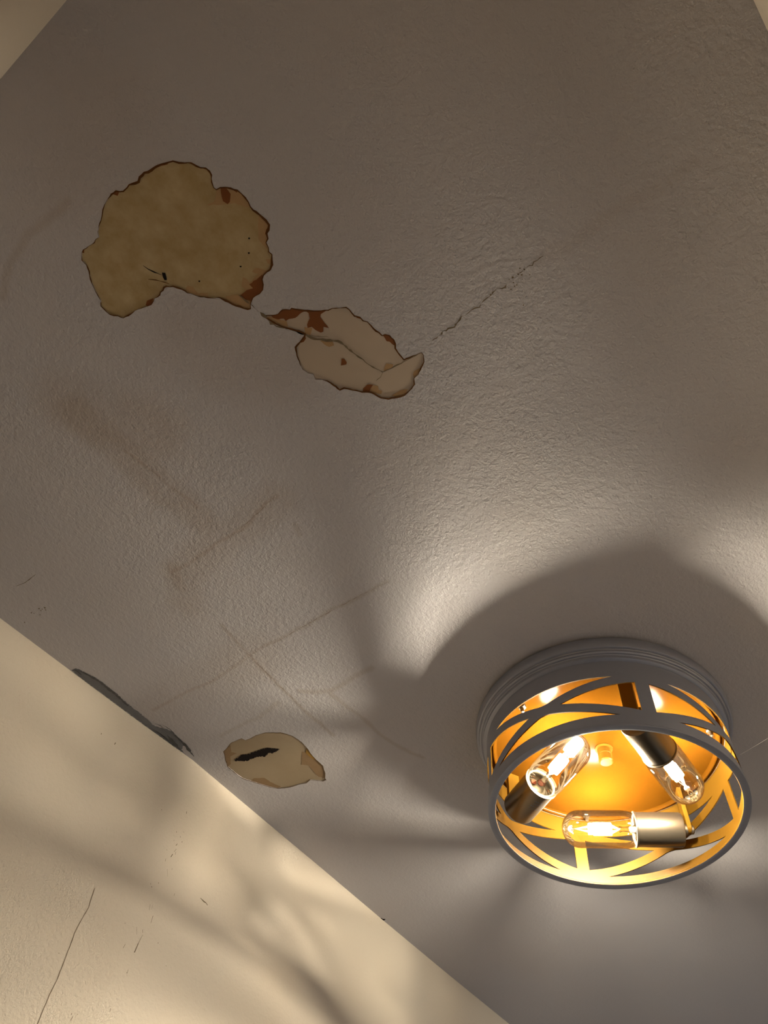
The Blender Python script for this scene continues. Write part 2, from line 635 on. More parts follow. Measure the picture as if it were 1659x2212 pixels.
def line_part(name, pts, w, z, mat, parent, seed, amp=0.0008, step=0.004, gaps=0.0):
    p = subdivide(pts, step, amp, seed)
    rnd = random.Random(seed)
    n = len(p)
    ws = []
    for i in range(n):
        t = i / (n - 1)
        k = w * (0.35 + 0.65 * math.sin(PI * min(1, max(0, t)))) * rnd.uniform(0.4, 1.3)
        if rnd.random() < gaps:
            k *= 0.08
        ws.append((k / 2, k / 2))
    v, f = ribbon(p, ws, z)
    f = orient_down(v, f)
    return mesh_obj(name, v, f, mat, parent)


def dots(name, spots, z, mat, parent):
    """small irregular flat specks: (x, y, r)"""
    v, f = [], []
    rnd = random.Random(3)
    for x, y, r in spots:
        b = len(v)
        k = 9
        for i in range(k):
            a = 2 * PI * i / k
            q = r * rnd.uniform(0.6, 1.2)
            v.append((x + q * math.cos(a), y + q * math.sin(a), z))
        f.append(tuple(range(b, b + k)))
    return mesh_obj(name, v, orient_down(v, f), mat, parent)


ZP = CEIL + DEP
tans1 = [
    [(1040,435),(1100,410),(1115,370),(1120,320),(1230,305),(1310,345),(1365,410),(1380,450),(1340,450),(1260,420),(1205,430),(1120,435)],
    [(1440,560),(1440,520),(1500,550),(1525,585),(1515,690),(1500,720),(1515,780),(1475,740),(1440,700),(1435,600)],
    [(1190,1130),(1290,1120),(1385,1175),(1382,1225),(1300,1210),(1190,1165)],
    [(880,1090),(900,1050),(940,1060),(980,1110),(1050,1105),(1060,1140),(950,1120)],
    [(1310,1050),(1320,985),(1350,1000),(1370,1030),(1440,960),(1390,945),(1420,915),(1505,935),(1480,965),(1370,1045),(1400,1070),(1340,1090)],
    [(1495,850),(1540,850),(1545,900),(1510,880)],
]
browns1 = [
    [(320,350),(352,325),(378,335),(365,365),(340,355)],
    [(620,175),(660,140),(700,120),(760,108),(745,125),(700,135),(665,150)],
    [(545,215),(575,180),(600,188),(575,197)],
    [(1150,305),(1190,300),(1210,325),(1228,350),(1222,410),(1205,428),(1170,405),(1160,370)],
    [(1300,1125),(1350,1085),(1400,1070),(1370,1040),(1440,990),(1470,965),(1470,1000),(1478,1040),(1475,1080),(1450,1110),(1400,1140),(1385,1168),(1340,1155)],
    [(580,1200),(590,1165),(640,1145),(625,1195),(600,1208)],
    [(1500,620),(1525,590),(1515,650),(1490,660)],
    [(1000,145),(1040,150),(1070,175),(1085,205),(1082,230),(1070,195),(1045,165)],
    [(1240,315),(1285,325),(1275,340)],
    [(92,775),(112,765),(110,800),(98,800)],
]
pa = patch('peeled_patch', K1, O1, M_paper, tans1, browns1,
           'large cream-brown bare patch of peeled ceiling paint, lobed, the biggest of the three', 0.0002, 0.0026, 40)
flat('puncture_hole', Q(*K1, [(705,950),(730,952),(742,1005),(725,1008),(712,985)]), ZP - 0.0009, M_hole, pa, 0.0004, 4)
line_part('paper_tear', Q(*K1, [(560,895),(600,925),(645,945),(700,968)]), 0.0016, ZP - 0.0009, M_hole, pa, 3, 0.0004)
line_part('paper_tear', Q(*K1, [(600,1000),(660,1005),(720,1020),(760,1035)]), 0.0010, ZP - 0.0009, M_rim, pa, 5, 0.0004)
for q in Q(*K1, [(1370,688),(1368,800),(1305,903),(990,1015)]):
    dots('pin_hole', [(*q, 0.0012)], ZP - 0.0009, M_hole, pa)

tans2 = [
    [(1040,880),(1080,840),(1120,850),(1125,885),(1160,895),(1150,925),(1080,915),(1040,905)],
    [(570,420),(690,425),(705,465),(660,480),(610,455)],
    [(1175,690),(1200,635),(1260,645),(1260,670),(1175,715)],
    [(1450,740),(1460,710),(1530,670),(1500,740),(1460,775)],
    [(1250,940),(1330,890),(1400,880),(1370,935),(1300,955)],
    [(100,190),(260,240),(270,290),(210,285),(60,200)],
    [(425,290),(450,300),(500,300),(480,370),(430,350)],
]
browns2 = [
    [(105,178),(180,165),(220,125),(290,128),(305,112),(430,133),(550,138),(650,130),(580,170),(575,195),(600,230),(655,300),(605,290),(603,335),(580,345),(530,320),(495,290),(455,300),(450,270),(475,210),(465,160),(435,140),(400,155),(340,205),(280,215),(250,235),(230,212),(180,220),(130,205)],
    [(380,430),(430,375),(440,400),(420,430),(395,440)],
    [(1165,370),(1185,360),(1230,370),(1270,410),(1285,450),(1270,465),(1230,430),(1200,425)],
    [(775,590),(800,590),(825,625),(820,645),(770,655)],
    [(980,870),(1020,835),(1075,835),(1050,870),(1040,905),(975,905)],
    [(900,185),(950,195),(980,230),(955,215),(920,205)],
    [(338,480),(360,458),(352,490),(356,520),(344,515)],
]
pb = patch('peeled_patch', K2, O2, M_paper_light, tans2, browns2,
           'elongated pinkish-tan bare patch of peeled paint split lengthwise by a crack', 0.0002, 0.0021, 41)
line_part('crack', Q(*K2, [(10,150),(100,230),(200,280),(320,325),(460,370),(520,400),(600,415),(700,425),(740,425),(800,460),(860,510),(910,550),(980,600),(1050,650),(1100,685),(1165,715)]),
          0.0025, ZP - 0.0012, M_crack, pb, 11, 0.0007, 0.003)
line_part('crack', Q(*K2, [(1165,715),(1250,675),(1340,635),(1380,605),(1440,575),(1530,530)]), 0.0018, ZP - 0.0012, M_crack, pb, 12, 0.0006, 0.003)
line_part('crack', Q(*K2, [(1100,800),(1140,765),(1165,715)]), 0.0009, ZP - 0.0012, M_crack, pb, 13, 0.0006, 0.003)
line_part('crack', Q(*K2, [(460,370),(560,375),(660,385)]), 0.0009, ZP - 0.0012, M_crack, pb, 14, 0.0006, 0.003)

tans3 = [
    [(1240,350),(1300,420),(1360,490),(1460,580),(1490,680),(1480,745),(1400,730),(1330,660),(1270,580),(1170,570),(1180,400),(1230,395)],
    [(145,390),(230,310),(240,400),(310,420),(230,460),(235,560),(200,590),(165,500)],
    [(540,750),(680,745),(760,800),(900,860),(860,880),(750,860),(620,820),(500,780)],
]
browns3 = [[(1235,360),(1290,410),(1360,490),(1340,500),(1280,460),(1230,415)]]
M_tan_base = M_tan
M_tan = simple('torn_beige_layer', (0.255, 0.17, 0.095, 1), 0.85, second=(0.22, 0.145, 0.08, 1), nscale=60, spec=0.2)
pc = patch('peeled_patch', K3, O3, M_paper_low, tans3, [],
           'small oval bare tan patch near the left wall with a black slit in it', 0.0004, 0.0014, 42,
           simple('soft_brown_rim', (0.17, 0.105, 0.045, 1), 0.8, noise_amt=0.3, nscale=80, spec=0.1))
flat('brown_undercoat', Q(*K3, browns3[0]), ZP - 0.0007,
     simple('amber_undercoat', (0.30, 0.17, 0.04, 1), 0.7, noise_amt=0.2, spec=0.2), pc, 0.0002, 9)
flat('black_slit', Q(*K3, [(280,500),(330,480),(370,435),(480,425),(600,375),(720,345),(760,350),(880,360),(840,395),(790,420),(740,410),(690,460),(650,455),(560,470),(450,520),(380,515),(300,520)]),
     ZP - 0.0009, M_hole, pc, 0.0013, 6, 0.0011)

# crack between the two upper patches, and the crack running on from the second one
ck = line_part('ceiling_crack', Q(*K2, [(-190,-10),(-90,70),(10,150),(110,255),(190,292),(300,325)]), 0.0030, CEIL - 0.0003, M_crack, None, 21, 0.0008, 0.003, 0.35)
tag(ck, 'short ragged crack joining the large lobed patch to the elongated patch', 'crack')
K7 = (880, 520, 5.184)
ck = line_part('ceiling_crack', Q(*K7, [(160,1260),(230,1170),(300,1110),(380,1040),(400,1010),(520,960),(560,900),(640,830),(720,780),(800,740),(850,660),(930,605),(1000,530),(1060,540),(1170,430),(1230,380),(1300,320),(1400,275),(1450,210),(1520,170)]),
               0.0016, CEIL - 0.0003, M_crack, None, 22, 0.0012, 0.003, 0.45)
tag(ck, 'long thin broken crack running diagonally from the elongated patch across the ceiling', 'crack')
crumbs = dots('crumbs', [(*q, r) for q, r in zip(Q(*K7, [(1270,208),(1260,308),(1310,320),(1180,410),(1240,375),(1280,383),(1140,430),(1188,468),(1200,508),(1225,492),(1160,545),(1370,380),(1290,430),(540,940),(385,1035),(930,605),(1300,720)]),
                                       [.0006,.0008,.001,.0011,.001,.0009,.0006,.0008,.0008,.0008,.0009,.0006,.0005,.0012,.0012,.0011,.0009])], CEIL - 0.0004, M_crack, ck)
crumbs['kind'] = 'stuff'

# fine hairline seams lower down
for pts, lab in (
    ([(840,1255),(780,1285),(700,1328),(640,1362),(590,1390),(545,1412)], 'faint hairline seam slanting down to meet a second seam above the oval patch'),
    ([(510,1385),(535,1412),(600,1478),(655,1530)], 'faint hairline seam running down to the right, just above the oval patch'),
    ([(595,1070),(560,1105),(520,1142)], 'short faint hairline seam alone on the ceiling left of middle'),
):
    o = line_part('hairline_seam', C(pts), 0.0008, CEIL - 0.0002, simple('seam_brown', (0.27, 0.22, 0.165, 1), 0.9, noise_amt=0.2), None, 31, 0.0006, 0.004, 0.4)
    tag(o, lab, 'crack')

# grey smear along the corner with the left wall
def clampwall(pts):
    out = []
    for x, y in pts:
        yw = np.interp(x, [p[0] for p in wa], [p[1] for p in wa])
        out.append((x, min(y, yw - 0.0012)))
    return out


K5 = (130, 1420, 5.184)
sm = clampwall(Q(*K5, [(130,145),(180,122),(225,140),(430,250),(610,385),(760,520),(930,655),(1060,770),(1150,790),(1230,820),(1330,900),(1400,985),(1370,1000),(1355,1030),(1390,1100),(1330,1110),(1280,1100),(1100,980),(930,850),(780,720),(600,590),(430,450),(260,300),(180,230)]))
smear = flat('grey_smear', sm, CEIL - 0.0004, M_smear, None, 0.0011, 8, 0.002)
tag(smear, 'long dark grey smear on the ceiling along the corner with the cream left wall', 'stain')
for pts, w in (([(200,140),(300,185),(440,265),(600,395),(690,470),(760,540)], .0045),
               ([(1130,740),(1230,800),(1310,880),(1350,960)], .0014), ([(1200,870),(1260,940),(1350,1030)], .0060),
               ([(1330,920),(1400,975),(1450,1040),(1500,1105)], .0050), ([(1020,790),(1120,850),(1200,910)], .0012), ([(150,130),(190,150),(240,190)], .0040), ([(1060,735),(1120,760),(1170,790)], .0010), ([(640,640),(760,720),(900,840)], .0014), ([(860,780),(980,870),(1100,960)], .0022), ([(1080,820),(1180,900),(1280,1000)], .0016), ([(1230,830),(1320,900),(1400,960)], .0012)):
    line_part('brush_streak', Q(*K5, pts), w, CEIL - 0.0008, M_smear_dark, smear, 51, 0.0006, 0.003)

spots = [(x / 2.426, 1300 + y / 2.426, r) for x, y, r in [(205,35,.0014),(215,45,.001),(235,30,.0016),(240,42,.001),(210,68,.001),(165,57,.001),(130,107,.001),(222,38,.001),(178,60,.0008)]]
o = dots('dark_speck_cluster', [(*on_ceiling(a, b), r) for a, b, r in spots], CEIL - 0.0003, M_crack, None)
tag(o, 'small cluster of dark specks on the ceiling above the left end of the grey smear', 'stain', kind='stuff')
o = line_part('scratch', C([(35, 1266), (55, 1258), (78, 1240)]), 0.0010, CEIL - 0.0003, M_crack, None, 61, 0.0003)
tag(o, 'tiny curved dark scratch on the ceiling near the left edge', 'scratch')
o = dots('corner_chip', [(*on_ceiling(829, 1986), .0035), (*on_ceiling(824, 1984), .002)], CEIL - 0.0003, M_hole, None)
tag(o, 'small black chip in the corner where the ceiling meets the left wall', 'damage')


# ------------------------------------------------------------------ marks on the left wall
def wall_y(px, py):
    y = 0.934
    for _ in range(3):
        p = on_wall(px, py, y)
        y = float(np.interp(p.x, [q[0] for q in wa], [q[1] for q in wa]))
    return on_wall(px, py, y - 0.0004)


def wall_strip(name, segs, mat, parent=None, seed=1, amp=0.0):
    """segs: list of (list of px points, widths m)"""
    v, f = [], []
    rnd = random.Random(seed)
    for pts, w in segs:
        P = [wall_y(*p) for p in pts]
        if amp:
            Q2 = []
            for a, b in zip(P, P[1:]):
                k = max(1, int((b - a).length / 0.004))
                for j in range(k):
                    Q2.append(a.lerp(b, j / k) + Vector((rnd.uniform(-amp, amp), 0, 0)))
            P = Q2 + [P[-1]]
        if len(P) == 1:
            P = [P[0] + Vector((0, 0, w)), P[0] - Vector((0, 0, w))]
        n = len(P)
        for i, p in enumerate(P):
            t = P[min(i + 1, n - 1)] - P[max(i - 1, 0)]
            t.y = 0
            t.normalize()
            nn = Vector((t.z, 0, -t.x))
            k = w / 2 * rnd.uniform(0.6, 1.2) * (0.5 if i in (0, n - 1) else 1)
            b = len(v)
            v += [p + nn * k, p - nn * k]
            if i:
                f.append((b - 2, b, b + 1, b - 1))
    out = []
    for q in f:
        a, b_, c = (Vector(v[i]) for i in q[:3])
        out.append(tuple(reversed(q)) if (b_ - a).cross(c - a).y > 0 else q)
    return mesh_obj(name, v, out, mat, parent)


Wz = lambda pts: [(x / 2.426, 1300 + y / 2.426) for x, y in pts]
o = wall_strip('wall_crack', [(Wz([(497,1500),(465,1600),(420,1680),(390,1740),(365,1810),(330,1900),(300,1980),(260,2060),(230,2130),(190,2230)]), 0.0009)],
               simple('wall_crack_brown', (0.24, 0.18, 0.12, 1), 0.9, noise_amt=0.3), None, 4, 0.00025)
tag(o, 'thin vertical hairline crack running down the cream left wall', 'crack')
marks = [([(705,1838),(725,1790)], .0028), ([(725,1790),(748,1745)], .0009), ([(645,1815),(657,1793)], .0011), ([(790,1685),(802,1645)], .0014),
         ([(783,1615),(787,1585)], .0009), ([(795,1612),(799,1590)], .0009), ([(748,1735),(748,1718)], .0010), ([(717,1745),(717,1705)], .0008),
         ([(895,1338),(905,1322)], .0020), ([(912,1310),(925,1295)], .0010), ([(866,1360),(869,1345)], .0010), ([(912,1540),(916,1528)], .0010),
         ([(790,1482),(790,1474)], .0014), ([(796,1497),(794,1491)], .0018), ([(830,1478),(831,1470)], .0014), ([(847,1092),(847,1087)], .0018),
         ([(977,1110),(978,1098)], .0024), ([(925,1210),(926,1202)], .0018), ([(963,1209),(963,1204)], .0012), ([(945,1236),(946,1228)], .0014),
         ([(953,1262),(955,1254)], .0018), ([(922,1278),(929,1268)], .0016), ([(912,1253),(912,1247)], .0012), ([(918,1325),(921,1310)], .0010),
         ([(875,1304),(875,1296)], .0008), ([(828,1790),(829,1785)], .0018), ([(870,1910),(870,1906)], .0012), ([(308,1844),(309,1839)], .0018),
         ([(655,1687),(656,1682)], .0014), ([(665,1947),(667,1940)], .0020), ([(669,1938),(671,1928)], .0010), ([(577,2147),(581,2130)], .0010),
         ([(370,2195),(382,2173)], .0010), ([(406,2165),(408,2159)], .0010), ([(375,2163),(375,2157)], .0014), ([(530,696),(532,688)], .0022),
         ([(600,748),(606,738)], .0022), ([(876,1400),(878,1440)], .0006), ([(902,1395),(900,1405)], .0008)]
o = wall_strip('drip_specks', [(Wz(p), w) for p, w in marks], M_crack, None, 7)
tag(o, 'scattered trail of tiny dark drip specks down the cream left wall', 'stain', kind='stuff')
o = wall_strip('scuff_mark', [(Wz([(1050,1552),(1068,1570),(1080,1578),(1088,1590)]), .0016)], M_crack, None, 8)
tag(o, 'short slanted scuff on the left wall in the patterned lamplight', 'scratch')

# ------------------------------------------------------------------ ceiling light
LX, LY = 0.84098, 0.33914
R0 = 0.1667
MM = 0.001

M_out = simple('brushed_grey_metal', (0.295, 0.305, 0.36, 1), 0.42, metal=0.35, spec=0.5, noise_amt=0.05)
M_gold = simple('gold_inner_finish', (0.056, 0.026, 0.0022, 1), 0.45, metal=0.0, spec=0.07, noise_amt=0.04)


def glossy_paint(name, base, rough, fac):
    mt, nt, bs = new_mat(name)
    nt.nodes.remove(bs)
    out = [n for n in nt.nodes if n.type == 'OUTPUT_MATERIAL'][0]
    df = N(nt, 'ShaderNodeBsdfDiffuse')
    gl = N(nt, 'ShaderNodeBsdfGlossy')
    gl.inputs['Roughness'].default_value = rough
    tc = N(nt, 'ShaderNodeTexCoord')
    n = noise(nt, tc.outputs['Object'], 30, 4)
    nt.links.new(mix_color(nt, n.outputs[0], base, tuple(c * 0.93 for c in base[:3]) + (1,)), df.inputs['Color'])
    mx = N(nt, 'ShaderNodeMixShader')
    mx.inputs[0].default_value = fac
    nt.links.new(df.outputs[0], mx.inputs[1])
    nt.links.new(gl.outputs[0], mx.inputs[2])
    nt.links.new(mx.outputs[0], out.inputs[0])
    return mt


M_plate = glossy_paint('gold_reflector', (0.036, 0.0128, 0.0009, 1), 0.14, 0.0018)
M_knob = simple('gold_knob', (0.050, 0.022, 0.002, 1), 0.4, spec=0.05)
M_nickel = simple('satin_nickel', (0.150, 0.122, 0.088, 1), 0.36, metal=0.9, noise_amt=0.04)
M_strap = simple('gold_strap', (0.11, 0.053, 0.005, 1), 0.35, metal=0.0, spec=0.1, noise_amt=0.04)

light = bpy.data.objects.new('ceiling_light', None)
light.empty_display_size = 0.1
link(light)
light.location = (LX, LY, CEIL)
tag(light, 'round drum ceiling light with cut-out grey shade, gold inside, three lit tubular bulbs', 'light')

# canopy pan
prof = [(0.0, -0.0001), (0.170, -0.0001), (0.1785, -0.003), (0.1815, -0.008), (0.1815, -0.018), (0.1800, -0.0215), (0.1780, -0.0225),
        (0.1765, -0.0222), (0.1755, -0.0235), (0.1765, -0.0255), (0.1765, -0.0275), (0.1750, -0.0290), (0.1725, -0.0290),
        (0.1715, -0.0300), (0.1722, -0.0320), (0.1715, -0.0345), (0.1690, -0.0360), (0.1655, -0.0365), (0.1655, -0.0380), (0.0, -0.0380)]
o = bm_obj('canopy_pan', lathe_bm(prof, 160), M_out, light, True)
bm = bmesh.new(); bm.from_mesh(o.data); bmesh.ops.recalc_face_normals(bm, faces=bm.faces); bm.to_mesh(o.data); bm.free()
sharp(o, 40)

# reflector plate with a rolled lip
prof = [(0.0, -0.0386), (0.152, -0.0386), (0.1545, -0.0395), (0.1560, -0.0425), (0.1575, -0.0425), (0.1588, -0.0392), (0.1640, -0.0386), (0.1640, -0.0382)]
o = bm_obj('reflector_plate', lathe_bm(prof, 128), M_plate, light, True)
sharp(o, 50)

# finial
o = bm_obj('centre_knob', lathe_bm([(0.0, -0.0388), (0.0125, -0.0388), (0.0125, -0.0400), (0.0095, -0.0410), (0.0095, -0.050), (0.0088, -0.0505), (0.0095, -0.051), (0.0095, -0.0615), (0.0080, -0.0630), (0.0, -0.0630)], 40), M_knob, light, True)
sharp(o, 35)

# drum with cut-outs
TH0 = -136.0
Z_TOP, Z_BOT = 36.0, 146.0
CZ, HH = 97.0, 32.5


def cen(phi):
    return 38.0 * math.sin(math.radians(1.3 * phi))


def bw(phi):
    return 6.8


def panel_holes():
    """four openings of one 90 degree panel, phi in -45..45 degrees, z in mm below ceiling"""
    holes = []
    # upper crescent: below top band, above both bands
    def up(phi):
        return CZ - abs(cen(phi)) - bw(phi) - (1.4 if phi == 0 else 0)
    tip = 0
    for k in range(0, 450):
        if up(k / 10) <= CZ - HH:
            tip = k / 10
            break
    n = 14
    low = [(tip * (i / n), up(tip * (i / n))) for i in range(-n, n + 1)]
    low[0] = (-tip, CZ - HH)
    low[-1] = (tip, CZ - HH)
    top = [(tip * (i / n), CZ - HH) for i in range(n - 1, -n, -1)]
    holes.append(low + top)
    holes.append([(p, 2 * CZ - z) for p, z in low + top])
    # side triangles
    a0 = None
    for k in range(0, 450):
        if abs(cen(k / 10)) - bw(k / 10) >= 0:
            a0 = k / 10
            break
    e = 41.9
    n = 10
    u = [(a0 + (e - a0) * i / n, CZ - max(0, cen(a0 + (e - a0) * i / n) - bw(0))) for i in range(n + 1)]
    u[0] = (a0, CZ)
    d = [(p, 2 * CZ - z) for p, z in u]
    tri = u + [(e, CZ - (u[-1][1] * 0 + CZ - u[-1][1]) * t) for t in (0.5, 0.0, -0.5)] + list(reversed(d[1:]))
    holes.append(tri)
    holes.append([(-p, z) for p, z in tri])
    return holes


KA = math.radians(1) * R0 * 1000      # mm per degree, so the triangulation is isotropic
hs = [[(p * KA, z) for p, z in h] for h in panel_holes()]
zb = [Z_TOP + (Z_BOT - Z_TOP) * i / 14 for i in range(15)]
ph = [-45 + 90 * i / 36 for i in range(37)]
outline = [(p * KA, Z_TOP) for p in ph] + [(45 * KA, z) for z in zb[1:]] + [(p * KA, Z_BOT) for p in reversed(ph[:-1])] + [(-45 * KA, z) for z in reversed(zb[1:-1])]
ex = []
for p in ph[1:-1]:
    for z in zb[1:-1]:
        q = (p * KA, z)
        dmin = min(np.hypot(np.array([a[0] for a in h]) - q[0], np.array([a[1] for a in h]) - q[1]).min() for h in hs)
        if dmin > 1.5 and not any(inside(h, np.array([q]))[0] for h in hs):
            ex.append(q)
V2, F2 = fill(outline, hs, ex)
bm = bmesh.new()
for k in range(4):
    c0 = math.radians(TH0 + 45 + 90 * k)
    vv = [bm.verts.new((R0 * math.cos(c0 + x / (R0 * 1000)), R0 * math.sin(c0 + x / (R0 * 1000)), -z * MM)) for x, z in V2]
    for t in F2:
        try:
            bm.faces.new([vv[i] for i in t])
        except ValueError:
            pass
bmesh.ops.remove_doubles(bm, verts=bm.verts, dist=0.00005)
bmesh.ops.recalc_face_normals(bm, faces=bm.faces)
bm.normal_update()
for f in bm.faces:
    c = f.calc_center_median()
    if f.normal.dot(Vector((c.x, c.y, 0))) < 0:
        f.normal_flip()
TK = 0.0016
outer_faces = list(bm.faces)
vmap = {}
for v in list(bm.verts):
    r = math.hypot(v.co.x, v.co.y)
    s = (r - TK) / r
    vmap[v] = bm.verts.new((v.co.x * s, v.co.y * s, v.co.z))
bedges = [e for e in bm.edges if len(e.link_faces) == 1]
for f in outer_faces:
    g = bm.faces.new([vmap[v] for v in reversed(f.verts)])
    g.material_index = 1
for e in bedges:
    a, b = e.verts
    lf = e.link_faces[0]
    vs_ = list(lf.verts)
    i = vs_.index(a)
    if vs_[(i + 1) % len(vs_)] is b:
        q = (b, a, vmap[a], vmap[b])
    else:
        q = (a, b, vmap[b], vmap[a])
    g = bm.faces.new(q)
    g.material_index = 1
o = bm_obj('drum_shade', bm, [M_out, M_gold], light, True)
sharp(o, 40)

# rolled bottom ring: grey underneath, gold on the inner edge
bm = bmesh.new()
prof = [(R0 - TK, -0.1405), (R0 - 0.0085, -0.1440), (R0 - 0.0092, -0.1452), (R0 - 0.0088, -0.1466), (R0 - 0.0040, -0.1478), (R0 + 0.0006, -0.1474), (R0 + 0.0012, -0.1460), (R0 + 0.0002, -0.1440)]
lathe_bm(prof, 160, bm=bm)
for f in bm.faces:
    c = f.calc_center_median()
    if (math.hypot(c.x, c.y) < R0 - 0.0030 and c.z > -0.1450) or math.hypot(c.x, c.y) < R0 - 0.0086:
        f.material_index = 1
bmesh.ops.recalc_face_normals(bm, faces=bm.faces)
o = bm_obj('bottom_ring', bm, [M_out, M_gold], light, True)
sharp(o, 50)

# nuts that hold the shade
for a in (160, 286, 40):
    c = Matrix.Translation((0.146 * math.cos(math.radians(a)), 0.146 * math.sin(math.radians(a)), 0))
    bm = lathe_bm([(0, -0.0388), (0.0058, -0.0388), (0.0058, -0.0440), (0.0048, -0.0450), (0.0, -0.0450)], 6, mtx=c)
    nut = bm_obj('lock_nut', bm, M_nickel, light)
    bm_obj('threaded_stud', lathe_bm([(0, -0.045), (0.0026, -0.045), (0.0026, -0.0520), (0.0, -0.0530)], 14, mtx=c), M_nickel, nut)

# bulbs, sockets, straps
ZB = -0.104
GC = Vector((0.0040, 0.0025, ZB))      # centre of the pinwheel
OFF = 0.087


def glass_mat():
    mt = bpy.data.materials.new('clear_bulb_glass')
    mt.use_nodes = True
    nt = mt.node_tree
    for n in list(nt.nodes):
        nt.nodes.remove(n)
    out = N(nt, 'ShaderNodeOutputMaterial')
    tr = N(nt, 'ShaderNodeBsdfTransparent')
    gl = N(nt, 'ShaderNodeBsdfGlossy')
    gl.inputs['Roughness'].default_value = 0.04
    gl.inputs['Color'].default_value = (1.0, 0.95, 0.85, 1)
    lw = N(nt, 'ShaderNodeLayerWeight')
    lw.inputs['Blend'].default_value = 0.35
    tint = mix_color(nt, lw.outputs['Facing'], (0.99, 0.985, 0.97, 1), (0.80, 0.74, 0.60, 1))
    nt.links.new(tint, tr.inputs['Color'])
    fr = N(nt, 'ShaderNodeFresnel')
    fr.inputs['IOR'].default_value = 1.45
    fac = math_node(nt, 'MULTIPLY', fr.outputs[0], 0.85, clamp=True)
    mx = N(nt, 'ShaderNodeMixShader')
    nt.links.new(fac, mx.inputs[0])
    nt.links.new(tr.outputs[0], mx.inputs[1])
    nt.links.new(gl.outputs[0], mx.inputs[2])
    nt.links.new(mx.outputs[0], out.inputs[0])
    return mt


def emit_mat(name, col, st):
    mt = bpy.data.materials.new(name)
    mt.use_nodes = True
    nt = mt.node_tree
    for n in list(nt.nodes):
        nt.nodes.remove(n)
    out = N(nt, 'ShaderNodeOutputMaterial')
    em = N(nt, 'ShaderNodeEmission')
    em.inputs[0].default_value = (*col, 1)
    em.inputs[1].default_value = st
    nt.links.new(em.outputs[0], out.inputs[0])
    return mt


